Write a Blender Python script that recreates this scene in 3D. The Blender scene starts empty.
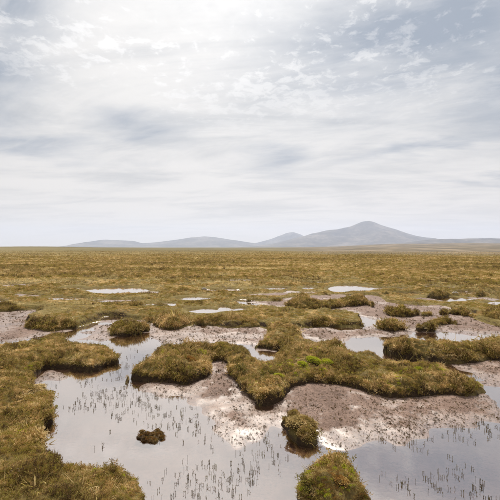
import bpy, math, random
import numpy as np

# ------------------------------------------------------------------ camera, sky, sun, exposure
sc = bpy.context.scene
col = sc.collection
R = math.radians
CAM_H = 2.0                      # eye height above the pool water (m)
FPX, VH = 360.0, 247.5           # focal length and horizon row, in pixels of a 500 px square picture

cd = bpy.data.cameras.new('camera')
cam = bpy.data.objects.new('camera', cd)
col.objects.link(cam)
cam.location = (0, 0, CAM_H)
cam.rotation_euler = (R(90), 0, 0)
cd.sensor_width = 36.0
cd.lens = 36.0 * FPX / 500.0
cd.shift_y = (VH - 250.0) / 500.0
cd.clip_start = 0.05
cd.clip_end = 60000
sc.camera = cam

SUN_EL, SUN_AZ = 55.0, 2.0      # degrees; azimuth from +Y (view direction) towards +X
sun_dir = (math.sin(R(SUN_AZ)) * math.cos(R(SUN_EL)), math.cos(R(SUN_AZ)) * math.cos(R(SUN_EL)), math.sin(R(SUN_EL)))
sl = bpy.data.lights.new('sun', 'SUN')
sl.energy = 5.0
sl.angle = R(2.0)
sl.color = (1.0, 0.94, 0.85)
so = bpy.data.objects.new('sun', sl)
col.objects.link(so)
so.location = (0, 0, 50)
so.rotation_euler = (R(90 - SUN_EL), 0, R(180 - SUN_AZ))

sc.view_settings.view_transform = 'Standard'
sc.view_settings.look = 'None'
sc.view_settings.exposure = 0.0
sc.view_settings.gamma = 1.0
sc.view_settings.use_curve_mapping = False
sc.cycles.use_denoising = True
sc.cycles.max_bounces = 8
sc.cycles.transparent_max_bounces = 12
sc.cycles.volume_bounces = 1
sc.cycles.caustics_reflective = False
sc.cycles.caustics_refractive = False


class NT:
    """small helper to write node trees"""
    def __init__(s, tree):
        s.t = tree
        s.t.nodes.clear()

    def n(s, typ, **kw):
        nd = s.t.nodes.new(typ)
        for k, v in kw.items():
            setattr(nd, k, v)
        return nd

    def put(s, sock, v):
        if isinstance(v, bpy.types.NodeSocket):
            s.t.links.new(v, sock)
        else:
            if hasattr(sock.default_value, '__len__') and not isinstance(v, (int, float)):
                v = tuple(v)
                if len(sock.default_value) == 4 and len(v) == 3:
                    v = v + (1.0,)
            sock.default_value = v

    def m(s, op, a, b=0.0, c=0.0, clamp=False):
        nd = s.n('ShaderNodeMath', operation=op, use_clamp=clamp)
        for i, v in enumerate((a, b, c)):
            s.put(nd.inputs[i], v)
        return nd.outputs[0]

    def vm(s, op, a, b=(0, 0, 0)):
        nd = s.n('ShaderNodeVectorMath', operation=op)
        s.put(nd.inputs[0], a)
        s.put(nd.inputs[1], b)
        return nd.outputs['Value'] if op in ('DOT_PRODUCT', 'LENGTH', 'DISTANCE') else nd.outputs[0]

    def mix(s, f, a, b, mode='MIX'):
        nd = s.n('ShaderNodeMix', data_type='RGBA', blend_type=mode)
        s.put(nd.inputs[0], f)
        s.put(nd.inputs[6], a)
        s.put(nd.inputs[7], b)
        return nd.outputs[2]

    def noise(s, vec, scale, detail=4.0, rough=0.55, dist=0.0):
        nd = s.n('ShaderNodeTexNoise')
        s.put(nd.inputs['Vector'], vec)
        nd.inputs['Scale'].default_value = scale
        nd.inputs['Detail'].default_value = detail
        nd.inputs['Roughness'].default_value = rough
        nd.inputs['Distortion'].default_value = dist
        return nd.outputs[0]

    def ss(s, v, a, b):
        nd = s.n('ShaderNodeMapRange', interpolation_type='SMOOTHSTEP')
        s.put(nd.inputs[0], v)
        nd.inputs[1].default_value = a
        nd.inputs[2].default_value = b
        return nd.outputs[0]

    def ramp(s, f, stops):
        nd = s.n('ShaderNodeValToRGB')
        e = nd.color_ramp.elements
        while len(e) < len(stops):
            e.new(0.5)
        for el, (p, c) in zip(e, stops):
            el.position = p
            el.color = (*c, 1)
        s.put(nd.inputs[0], f)
        return nd.outputs[0]

    def xyz(s, x, y, z):
        nd = s.n('ShaderNodeCombineXYZ')
        for i, v in enumerate((x, y, z)):
            s.put(nd.inputs[i], v)
        return nd.outputs[0]


# ---- world: clear Nishita sky behind broken high cloud, brighter towards the veiled sun
world = bpy.data.worlds.new('World')
sc.world = world
world.use_nodes = True
w = NT(world.node_tree)
tc = w.n('ShaderNodeTexCoord')
dirv = w.vm('NORMALIZE', tc.outputs['Generated'])
sep = w.n('ShaderNodeSeparateXYZ')
w.put(sep.inputs[0], dirv)
dx, dy, dz = sep.outputs
sky = w.n('ShaderNodeTexSky', sky_type='NISHITA', sun_disc=False)
sky.sun_elevation = R(SUN_EL)
sky.sun_rotation = R(SUN_AZ)
sky.altitude = 100
sky.dust_density = 2.0
clear = w.vm('MULTIPLY', sky.outputs[0], (0.10, 0.10, 0.10))
zc = w.m('MAXIMUM', dz, 0.0)
den = w.m('ADD', zc, 0.10)
px = w.m('DIVIDE', dx, den)
py = w.m('DIVIDE', dy, den)
P = w.xyz(px, py, 0.0)


def patch(az, el, saz, sel, tilt=0.0):
    """soft elliptical opening in the cloud round one direction of the sky (degrees)"""
    c = (math.sin(R(az)) * math.cos(R(el)), math.cos(R(az)) * math.cos(R(el)), math.sin(R(el)))
    rx = (math.cos(R(az)), -math.sin(R(az)), 0.0)
    up = (-math.sin(R(az)) * math.sin(R(el)), -math.cos(R(az)) * math.sin(R(el)), math.cos(R(el)))
    ct, st = math.cos(R(tilt)), math.sin(R(tilt))
    a = tuple(ct * p + st * q for p, q in zip(rx, up))
    b = tuple(-st * p + ct * q for p, q in zip(rx, up))
    d = w.vm('SUBTRACT', warped, c)
    u = w.m('DIVIDE', w.vm('DOT_PRODUCT', d, a), math.sin(R(saz)))
    v = w.m('DIVIDE', w.vm('DOT_PRODUCT', d, b), math.sin(R(sel)))
    r2 = w.m('ADD', w.m('MULTIPLY', u, u), w.m('MULTIPLY', v, v))
    front = w.m('GREATER_THAN', w.vm('DOT_PRODUCT', dirv, c), 0.0)
    return w.m('MULTIPLY', w.m('POWER', 2.718, w.m('MULTIPLY', r2, -1.0)), front)


wn = w.n('ShaderNodeTexNoise')
w.put(wn.inputs['Vector'], w.vm('MULTIPLY', P, (0.8, 1.5, 1)))
wn.inputs['Scale'].default_value = 1.3
wn.inputs['Detail'].default_value = 5
warped = w.vm('ADD', dirv, w.vm('MULTIPLY', w.vm('SUBTRACT', wn.outputs['Color'], (0.5, 0.5, 0.5)), (0.26, 0.12, 0.20)))

# large soft streaks (cirrostratus)
big = w.noise(w.vm('MULTIPLY', P, (0.45, 1.0, 1)), 1.1, 7, 0.56, 0.7)
streak = w.noise(w.vm('ADD', w.vm('MULTIPLY', P, (0.55, 1.1, 1)), w.vm('MULTIPLY', w.xyz(py, px, 0.0), (0.2, 0.12, 0))), 1.5, 8, 0.62, 0.9)
body = w.m('ADD', w.m('MULTIPLY', big, 0.55), w.m('MULTIPLY', streak, 0.45))
cov = w.ss(body, 0.34, 0.57)
cloud = w.mix(cov, (0.47, 0.49, 0.51), (0.80, 0.78, 0.755))
# openings seen in the picture: upper right, upper left edge, streaks in the middle
op = patch(25, 28, 18, 9.5, -8)
for a in ((36, 19, 9, 6, 0), (-36, 20, 5, 8, -30), (-34, 29, 6, 5, 0), (-17, 17.3, 6.5, 2.4, 4), (-33, 13.5, 9, 1.8, -2),
          (4.5, 13.8, 5.5, 2.3, 0), (33, 9, 6, 1.0, 0), (33, 35, 9, 6, 0), (26, 14, 10, 1.4, 6)):
    op = w.m('MAXIMUM', op, w.m('MULTIPLY', patch(*a), 0.85))
wisp = w.noise(w.vm('ADD', w.vm('MULTIPLY', P, (0.9, 1.3, 1)), w.vm('MULTIPLY', w.xyz(py, px, 0.0), (0.5, 0.3, 0))), 2.4, 9, 0.62, 0.5)
op = w.m('MULTIPLY', op, w.m('ADD', 0.66, w.m('MULTIPLY', w.ss(wisp, 0.36, 0.62), 0.5)), clamp=True)
veil = w.mix(0.85, clear, (0.24, 0.295, 0.365))
cloud = w.mix(w.m('MULTIPLY', op, 0.95), cloud, veil)
# altocumulus puffs higher up
pf = w.noise(P, 12.0, 7, 0.64, 0.3)
pf2 = w.noise(w.vm('ADD', P, (3, 7, 0)), 1.2, 3, 0.5)
puff = w.ss(w.m('ADD', pf, w.m('MULTIPLY', w.m('SUBTRACT', pf2, 0.5), 0.9)), 0.53, 0.66)
puff = w.m('MULTIPLY', puff, w.ss(dz, 0.26, 0.48))
puff = w.m('MULTIPLY', puff, w.m('SUBTRACT', 1.0, w.m('MULTIPLY', op, 0.6)))
cloud = w.mix(w.m('MULTIPLY', puff, 0.7), cloud, (0.93, 0.92, 0.91))
# cloud brightened round the veiled sun
sd = w.m('MAXIMUM', w.vm('DOT_PRODUCT', dirv, sun_dir), 0.0)
glow = w.m('ADD', w.m('MULTIPLY', w.m('POWER', sd, 8.0), 0.46), w.m('MULTIPLY', w.m('POWER', sd, 60.0), 0.25))
glow = w.m('MULTIPLY', glow, w.m('ADD', 0.30, w.m('ADD', w.m('MULTIPLY', cov, 0.45), w.m('MULTIPLY', pf, 0.7))))
glow = w.m('MULTIPLY', glow, w.m('SUBTRACT', 1.0, w.m('MULTIPLY', op, 0.9)))
cloud = w.vm('ADD', cloud, w.vm('MULTIPLY', w.xyz(glow, glow, glow), (1.0, 0.98, 0.95)))
# thick pale air near the horizon
hz = w.m('POWER', 2.718, w.m('MULTIPLY', zc, -7.5))
cloud = w.mix(w.m('MULTIPLY', hz, 0.95), cloud, (0.98, 0.87, 0.745))
bg = w.n('ShaderNodeBackground')
w.put(bg.inputs[0], cloud)
bg.inputs[1].default_value = 1.0
wo = w.n('ShaderNodeOutputWorld')
w.t.links.new(bg.outputs[0], wo.inputs[0])

# ------------------------------------------------------------------ numeric helpers
rng = np.random.default_rng(7)
random.seed(7)


def _hash(ix, iy, seed):
    h = (ix.astype(np.int64) * 374761393 + iy.astype(np.int64) * 668265263 + seed * 1274126177) & 0xFFFFFFFF
    h = ((h ^ (h >> 13)) * 1274126177) & 0xFFFFFFFF
    h = h ^ (h >> 16)
    return (h & 0xFFFFFF) / float(0xFFFFFF)


def vnoise(x, y, seed=0):
    ix = np.floor(x); iy = np.floor(y)
    fx = x - ix; fy = y - iy
    fx = fx * fx * fx * (fx * (fx * 6 - 15) + 10); fy = fy * fy * fy * (fy * (fy * 6 - 15) + 10)
    a = _hash(ix, iy, seed); b = _hash(ix + 1, iy, seed); c = _hash(ix, iy + 1, seed); d = _hash(ix + 1, iy + 1, seed)
    return (a + (b - a) * fx + (c - a) * fy + (a - b - c + d) * fx * fy) * 2 - 1


def fbm(x, y, size, octv=4, seed=0, gain=0.5):
    """fractal noise about -1..1, largest feature of the given size in metres"""
    s = 0.0; amp = 1.0; tot = 0.0; f = 1.0 / size
    for o in range(octv):
        c, q = math.cos(o * 1.3 + 0.4), math.sin(o * 1.3 + 0.4)
        s = s + amp * vnoise((x * c - y * q) * f + 17.3 * o, (x * q + y * c) * f - 9.1 * o, seed + 31 * o)
        tot += amp; amp *= gain; f *= 2.03
    return s / tot * 1.5


def pillow(x, y, size, seed=0):
    """rounded cushions parted by creases, about -1..1"""
    a = np.abs(vnoise(x / size, y / size, seed)) * 2 - 0.6
    b = np.abs(vnoise((x * 0.8 - y * 0.6) / size * 2.1 + 5, (x * 0.6 + y * 0.8) / size * 2.1, seed + 3)) * 2 - 0.6
    return a * 0.65 + b * 0.45


def sst(v, a, b):
    t = np.clip((v - a) / (b - a), 0, 1)
    return t * t * (3 - 2 * t)


def ground_pt(u, v, z=0.0):
    """where the sight line through a picture point meets the level z"""
    t = (CAM_H - z) * FPX / (v - VH)
    return ((u - 250.0) / FPX * t, t)


def smooth(pts, k=4):
    pts = np.array(pts, float); n = len(pts); out = []
    for i in range(n):
        p0, p1, p2, p3 = pts[i - 1], pts[i], pts[(i + 1) % n], pts[(i + 2) % n]
        for j in range(k):
            t = j / k
            out.append(0.5 * ((2 * p1) + (-p0 + p2) * t + (2 * p0 - 5 * p1 + 4 * p2 - p3) * t * t + (-p0 + 3 * p1 - 3 * p2 + p3) * t ** 3))
    return np.array(out)


def outline(px_pts, top=0.0):
    """survey of an outline: near edges are on the water level, far edges on the rim of the bank"""
    p = np.array(px_pts, float)
    area = 0.5 * np.sum(p[:, 0] * np.roll(p[:, 1], -1) - np.roll(p[:, 0], -1) * p[:, 1])
    res = []
    for i in range(len(p)):
        t = p[(i + 1) % len(p)] - p[i - 1]
        nv = -t[0] / (np.hypot(*t) + 1e-9) * (1 if area > 0 else -1)      # outward normal, picture rows (down = +)
        z = top * min(1.0, max(0.0, 0.5 - 0.9 * nv))
        res.append(ground_pt(p[i][0], p[i][1], z))
    return smooth(res, 3)


def sdf(x, y, poly):
    """signed distance, positive inside"""
    x = np.asarray(x, float).ravel(); y = np.asarray(y, float).ravel()
    out = np.empty(len(x))
    a = poly; b = np.roll(poly, -1, axis=0)
    e = b - a; ee = (e ** 2).sum(1) + 1e-12
    for s in range(0, len(x), 20000):
        X = x[s:s + 20000, None]; Y = y[s:s + 20000, None]
        wx = X - a[:, 0]; wy = Y - a[:, 1]
        t = np.clip((wx * e[:, 0] + wy * e[:, 1]) / ee, 0, 1)
        d = np.sqrt(((wx - t * e[:, 0]) ** 2 + (wy - t * e[:, 1]) ** 2).min(1))
        c = ((a[:, 1] > Y) != (b[:, 1] > Y)) & (X < e[:, 0] * (Y - a[:, 1]) / np.where(np.abs(e[:, 1]) < 1e-12, 1e-12, e[:, 1]) + a[:, 0])
        out[s:s + 20000] = np.where(c.sum(1) % 2 == 1, d, -d)
    return out


# ------------------------------------------------------------------ the survey of the bog
# open mud and water (everything else is moor); v grows towards the camera
BASIN = outline([(-150, 318), (-60, 315), (0, 312), (20, 310), (37, 310), (40, 313), (29, 319), (25, 325), (32, 329), (47, 331), (62, 330),
                 (78, 327), (90, 323), (98, 321), (104, 317), (118, 317), (130, 320), (147, 321), (158, 323), (163, 328), (180, 328), (195, 325),
                 (212, 325), (222, 328), (236, 329), (250, 327), (262, 328), (272, 331), (284, 330), (296, 329), (310, 328), (325, 326), (340, 325),
                 (352, 327), (362, 327), (363, 322), (357, 318), (345, 316), (322, 315), (302, 315), (288, 312), (276, 309), (262, 307), (246, 306),
                 (236, 303), (238, 299.5), (252, 300), (264, 302), (280, 299.5), (300, 297), (322, 296), (345, 295), (374, 296), (384, 300),
                 (394, 304), (412, 306), (440, 306), (462, 311), (474, 315), (476, 320), (488, 325), (505, 329), (560, 334), (620, 340),
                 (760, 380), (900, 620), (420, 900), (80, 900), (-400, 620), (-330, 400)])
POOLS = [outline(p) for p in (
    [(86, 290.5), (95, 288.4), (118, 287.4), (140, 288.2), (149, 291), (137, 293.6), (118, 294.2), (96, 293.4)],
    [(62, 288.3), (70, 287.2), (82, 287.6), (78, 289.2), (68, 289.6)],
    [(329, 288.5), (338, 285.6), (352, 285), (366, 286), (376, 289), (364, 292), (352, 291), (345, 292.6), (334, 292)],
    [(188, 311), (198, 309), (214, 308.8), (226, 310.4), (214, 313.6), (198, 313.8)],
    [(176, 299), (190, 296.8), (206, 297.4), (208, 299.4), (192, 300.6)],
    [(414, 299), (430, 296.8), (452, 296.6), (470, 299), (458, 302), (436, 301.4)],
    [(262, 289), (276, 287.3), (288, 288.2), (280, 290)],
    [(300, 288.6), (308, 286.8), (314, 288), (308, 289.6)],
    [(488, 304), (500, 301.5), (530, 303), (510, 306.5)],
    [(-60, 303), (-20, 300), (4, 302), (-20, 306)],
)]
_r = random.Random(41)
SLIVERS = []
for (u_, v_, w_) in ((30, 296, 16), (70, 299, 22), (118, 301, 26), (160, 305, 20), (150, 293, 14), (232, 309, 16), (222, 291, 22), (262, 295, 26), (300, 292.5, 18), (318, 283, 14), (390, 289, 20),
                     (408, 294, 16), (440, 288, 22), (476, 293, 24), (482, 299, 18), (350, 280, 16), (240, 281, 18), (120, 280, 16), (20, 286, 18), (-20, 292, 24), (520, 290, 24), (185, 286, 12), (455, 280, 14)):
    q_ = 0.75 + 0.06 * (v_ - 278)
    SLIVERS.append(outline([(u_ + w_ * math.cos(a_ * 0.785) * _r.uniform(0.7, 1.1), v_ + q_ * math.sin(a_ * 0.785) * _r.uniform(0.6, 1.3) + 0.25 * q_ * math.sin(a_ * 2.3)) for a_ in range(8)]))
# mud that stands just clear of the water
MUD = [(outline(p), h) for p, h in (
    ([(188, 386), (205, 374), (200, 360), (214, 355), (236, 352), (242, 388), (262, 406), (284, 398), (300, 384), (330, 380), (380, 390), (440, 390),
      (478, 396), (476, 412), (455, 423), (425, 432), (392, 440), (360, 440), (325, 432), (300, 421), (280, 424), (255, 432), (232, 438), (212, 426),
      (192, 412), (172, 398), (160, 386)], 0.030),
    ([(-150, 318), (30, 306), (60, 330), (110, 318), (150, 318), (250, 326), (290, 332), (262, 352), (236, 348), (160, 346), (140, 336), (100, 343), (70, 341), (60, 333), (0, 345), (-150, 350)], 0.014),
    ([(236, 296), (340, 292), (480, 305), (530, 330), (505, 335), (440, 333), (400, 335), (370, 338), (345, 342), (330, 342), (296, 334), (296, 326), (366, 330), (366, 316), (270, 306)], 0.026),
    ([(455, 365), (500, 358), (560, 360), (580, 385), (500, 384), (486, 378)], 0.020),
    ([(29, 384), (34, 372), (60, 368), (84, 373), (70, 379), (44, 383)], 0.012),
)]

MUD += [(p, 0.012) for p in SLIVERS[::2]]

ISLES = []      # filled with the banks and hummocks


def mud_level(x, y):
    m = np.full(len(x), -0.036)
    for poly, h in MUD:
        d = sdf(x, y, poly) + 0.10 * fbm(x, y, 0.9, 4, 5)
        m = np.maximum(m, -0.036 + (h + 0.036) * sst(d, -0.75, 0.5))
    n = 0.016 * fbm(x, y, 0.8, 3, 11) + 0.007 * fbm(x, y, 0.3, 2, 12)
    z = m + n
    return z + 0.012 * sst(z, 0.006, 0.03) * fbm(x, y, 0.11, 3, 13)


def moor_base(x, y):
    """relief of the open moor"""
    r = np.hypot(x, y)
    az = np.degrees(np.arctan2(x, y))
    z = 0.12 + 0.03 * fbm(x, y, 0.5, 3, 21) + 0.05 * pillow(x, y * 1.3, 0.55, 27) + 0.06 * fbm(x * 0.6, y, 2.5, 3, 22)
    z = z + 0.30 * sst(r, 40, 160) * fbm(x, y, 22, 3, 23) + 1.3 * sst(r, 150, 900) * fbm(x, y, 160, 3, 24)
    z = z - 0.9 * sst(r, 60, 500)
    z = z + 4.2 * sst(r, 150, 900) * sst(-az, 4, 34)                                   # gentle rise on the left
    z = z - 9.0 * sst(r, 160, 500) * sst(az, -2, 10) * (1 - sst(r, 500, 1100)) * 0.6     # shallow valley ...
    z = z + (26.0 * sst(r, 800, 2600) - 2) * sst(az, 2, 26) * sst(r, 500, 900)           # ... and the slope beyond it
    z = z + 5.0 * sst(r, 900, 3000) * fbm(x, y, 500, 3, 25)
    return z


def ground_z(x, y, want_d=False):
    x = np.asarray(x, float); y = np.asarray(y, float)
    z = moor_base(x, y)
    r = np.hypot(x, y)
    near = (r < 32)
    d = np.full(len(x), 9.0)
    if near.any():
        xn, yn = x[near], y[near]
        # distance into the land, with a ragged edge
        dn = -sdf(xn, yn, BASIN)
        dp = np.full(len(xn), 9.0)
        for p in POOLS:
            dp = np.minimum(dp, -sdf(xn, yn, p))
        for p in SLIVERS:
            ds_ = -sdf(xn, yn, p)
            dp = np.minimum(dp, ds_ + 0.25)
            dn = np.minimum(dn, ds_)
        dn = np.minimum(dn, dp)
        dn = dn + 0.05 * fbm(xn, yn, 0.5, 3, 31) * np.clip(np.hypot(xn, yn) / 9, 0.6, 2)
        k = sst(dn, -0.02, 0.10)
        zl = np.maximum(z[near], 0.09) + 0.035 + 0.05 * np.exp(-np.maximum(dn, 0) / 0.5) * (0.6 + 0.6 * fbm(xn, yn, 0.9, 2, 35))
        zl = zl * (0.22 + 0.78 * sst(dp, 0.0, 2.2))
        z[near] = np.where(k > 0, mud_level(xn, yn) * (1 - k) + zl * k, mud_level(xn, yn))
        d[near] = dn
        if want_d == 'pools':
            d[near] = np.minimum(dn, dp - 0.22)
    return (z, d) if want_d else z


# ------------------------------------------------------------------ object helpers
def mesh_obj(name, verts, faces, mat=None, parent=None, shade=True):
    me = bpy.data.meshes.new(name)
    me.from_pydata([tuple(map(float, v)) for v in verts], [], faces)
    me.update()
    if shade:
        me.polygons.foreach_set('use_smooth', [True] * len(me.polygons))
    if mat:
        me.materials.append(mat)
    o = bpy.data.objects.new(name, me)
    col.objects.link(o)
    if parent:
        o.parent = parent
    return o


def np_mesh(name, V, Q, mat, parent=None):
    """quads from arrays"""
    me = bpy.data.meshes.new(name)
    me.vertices.add(len(V)); me.vertices.foreach_set('co', np.asarray(V, np.float32).ravel())
    me.loops.add(Q.size); me.loops.foreach_set('vertex_index', Q.astype(np.int32).ravel())
    me.polygons.add(len(Q))
    k = Q.shape[1]
    me.polygons.foreach_set('loop_start', np.arange(0, Q.size, k, dtype=np.int32))
    me.polygons.foreach_set('loop_total', np.full(len(Q), k, np.int32))
    me.polygons.foreach_set('use_smooth', np.ones(len(Q), bool))
    me.update(calc_edges=True)
    me.materials.append(mat)
    o = bpy.data.objects.new(name, me)
    col.objects.link(o)
    if parent:
        o.parent = parent
    return o


def tag(o, label=None, cat=None, group=None, kind=None):
    if label: o['label'] = label
    if cat: o['category'] = cat
    if group: o['group'] = group
    if kind: o['kind'] = kind
    return o


def empty(name, loc):
    o = bpy.data.objects.new(name, None)
    o.empty_display_size = 0.1
    col.objects.link(o)
    o.location = loc
    return o


# ------------------------------------------------------------------ materials
def new_mat(name):
    m = bpy.data.materials.new(name)
    m.use_nodes = True
    return m, NT(m.node_tree)


def veg_mat(name, stops, transl=0.3, macro=0.9, rand=0.6, rough=0.7, warm=(1.06, 0.80)):
    """leaves and blades: colour drifts over the ground and from tuft to tuft"""
    m, t = new_mat(name)
    geo = t.n('ShaderNodeNewGeometry')
    oi = t.n('ShaderNodeObjectInfo')
    pos = geo.outputs['Position']
    a = t.noise(pos, 2.2, 5, 0.6)
    b = t.noise(t.vm('MULTIPLY', pos, (0.06, 0.2, 0.1)), 1.0, 5, 0.6)
    c = t.noise(pos, 13.0, 4, 0.65)
    f = t.m('ADD', t.m('MULTIPLY', a, 0.42), t.m('ADD', t.m('MULTIPLY', b, 0.3), t.m('MULTIPLY', c, 0.28)))
    f = t.m('ADD', 0.5, t.m('MULTIPLY', t.m('SUBTRACT', f, 0.5), 4.7 * macro))
    f = t.m('ADD', f, t.m('MULTIPLY', t.m('SUBTRACT', oi.outputs['Random'], 0.5), rand), clamp=True)
    c0 = t.ramp(f, [(p_, (min(0.9, c_[0] * 1.08), c_[1] * warm[0], c_[2] * warm[1])) for p_, c_ in stops])
    d = t.n('ShaderNodeBsdfPrincipled')
    t.put(d.inputs['Base Color'], c0)
    d.inputs['Roughness'].default_value = rough
    d.inputs['Specular IOR Level'].default_value = 0.25
    tr = t.n('ShaderNodeBsdfTranslucent')
    t.put(tr.inputs[0], c0)
    mx = t.n('ShaderNodeMixShader')
    mx.inputs[0].default_value = transl
    t.t.links.new(d.outputs[0], mx.inputs[1])
    t.t.links.new(tr.outputs[0], mx.inputs[2])
    o = t.n('ShaderNodeOutputMaterial')
    t.t.links.new(mx.outputs[0], o.inputs[0])
    return m


M = {}
M['grass'] = veg_mat('dry_grass', [(0.0, (0.24, 0.15, 0.07)), (0.2, (0.37, 0.26, 0.12)), (0.38, (0.32, 0.27, 0.085)), (0.5, (0.45, 0.35, 0.155)), (0.66, (0.66, 0.50, 0.31)), (0.92, (0.82, 0.66, 0.48))], 0.45, 1.1)
M['heather'] = veg_mat('heather_leaf', [(0.0, (0.09, 0.055, 0.03)), (0.25, (0.19, 0.12, 0.055)), (0.45, (0.22, 0.19, 0.055)), (0.68, (0.36, 0.24, 0.12)), (1.0, (0.48, 0.34, 0.20))], 0.35, 1.1)
M['moss'] = veg_mat('moss_leaf', [(0.0, (0.18, 0.11, 0.05)), (0.22, (0.34, 0.29, 0.075)), (0.42, (0.37, 0.29, 0.10)), (0.6, (0.44, 0.28, 0.14)), (0.78, (0.64, 0.48, 0.29)), (1.0, (0.80, 0.65, 0.47))], 0.25, 1.1)
M['bright_moss'] = veg_mat('bright_moss', [(0.0, (0.26, 0.27, 0.03)), (0.5, (0.42, 0.44, 0.05)), (1.0, (0.52, 0.50, 0.09))], 0.35)
M['bush'] = veg_mat('bush_leaf', [(0.0, (0.10, 0.07, 0.025)), (0.5, (0.18, 0.155, 0.036)), (1.0, (0.28, 0.24, 0.06))], 0.3)
M['lichen'] = veg_mat('pale_lichen', [(0.1, (0.20, 0.13, 0.05)), (0.4, (0.34, 0.25, 0.12)), (0.6, (0.48, 0.36, 0.21)), (0.9, (0.62, 0.50, 0.35))], 0.2, 1.2, 1.0)
M['red_moss'] = veg_mat('red_moss', [(0.1, (0.20, 0.10, 0.035)), (0.45, (0.36, 0.20, 0.07)), (0.65, (0.42, 0.30, 0.11)), (0.9, (0.52, 0.40, 0.22))], 0.2, 1.2, 1.0)
M['sedge'] = veg_mat('sedge_stem', [(0.0, (0.09, 0.065, 0.03)), (0.5, (0.17, 0.125, 0.06)), (1.0, (0.25, 0.21, 0.10))], 0.15)
M['mudplant'] = veg_mat('mud_plant', [(0.0, (0.06, 0.035, 0.018)), (0.5, (0.12, 0.075, 0.032)), (1.0, (0.19, 0.13, 0.05))], 0.15)


def bark_mat():
    m, t = new_mat('heather_wood')
    g = t.n('ShaderNodeNewGeometry')
    p = t.n('ShaderNodeBsdfPrincipled')
    t.put(p.inputs['Base Color'], t.ramp(t.noise(g.outputs['Position'], 60, 3), [(0.3, (0.035, 0.022, 0.014)), (0.7, (0.10, 0.07, 0.05))]))
    p.inputs['Roughness'].default_value = 0.85
    o = t.n('ShaderNodeOutputMaterial')
    t.t.links.new(p.outputs[0], o.inputs[0])
    return m


M['wood'] = bark_mat()


def turf_nodes(t, pos):
    """colour of the ground layer between the plants: litter, moss and peat"""
    a = t.noise(pos, 0.9, 6, 0.62)
    b = t.noise(t.vm('MULTIPLY', pos, (0.035, 0.12, 0.1)), 1.0, 5, 0.62)
    c = t.noise(pos, 7.0, 5, 0.7)
    f = t.m('ADD', t.m('MULTIPLY', a, 0.35), t.m('ADD', t.m('MULTIPLY', b, 0.35), t.m('MULTIPLY', c, 0.3)))
    f = t.m('ADD', 0.5, t.m('MULTIPLY', t.m('SUBTRACT', f, 0.5), 2.4), clamp=True)
    return t.ramp(f, [(0.12, (0.055, 0.036, 0.016)), (0.35, (0.13, 0.09, 0.032)), (0.52, (0.17, 0.13, 0.04)), (0.68, (0.24, 0.175, 0.075)), (0.9, (0.36, 0.26, 0.14))])


def core_mat():
    m, t = new_mat('peat_and_turf')
    geo = t.n('ShaderNodeNewGeometry')
    pos = geo.outputs['Position']
    turf = turf_nodes(t, pos)
    sp = t.n('ShaderNodeSeparateXYZ')
    t.put(sp.inputs[0], geo.outputs['Normal'])
    steep = t.ss(t.m('ADD', sp.outputs[2], t.m('MULTIPLY', t.m('SUBTRACT', t.noise(pos, 14, 3), 0.5), 0.35)), 0.72, 0.40)
    peat = t.ramp(t.noise(t.vm('MULTIPLY', pos, (1, 1, 3)), 22, 5, 0.7), [(0.3, (0.018, 0.011, 0.006)), (0.7, (0.075, 0.045, 0.024))])
    p = t.n('ShaderNodeBsdfPrincipled')
    t.put(p.inputs['Base Color'], t.mix(steep, turf, peat))
    p.inputs['Roughness'].default_value = 0.85
    p.inputs['Specular IOR Level'].default_value = 0.2
    bm = t.n('ShaderNodeBump')
    bm.inputs['Strength'].default_value = 0.8
    bm.inputs['Distance'].default_value = 0.02
    t.put(bm.inputs['Height'], t.noise(pos, 45, 5, 0.7))
    t.t.links.new(bm.outputs[0], p.inputs['Normal'])
    o = t.n('ShaderNodeOutputMaterial')
    t.t.links.new(p.outputs[0], o.inputs[0])
    return m


M['core'] = core_mat()


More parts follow.
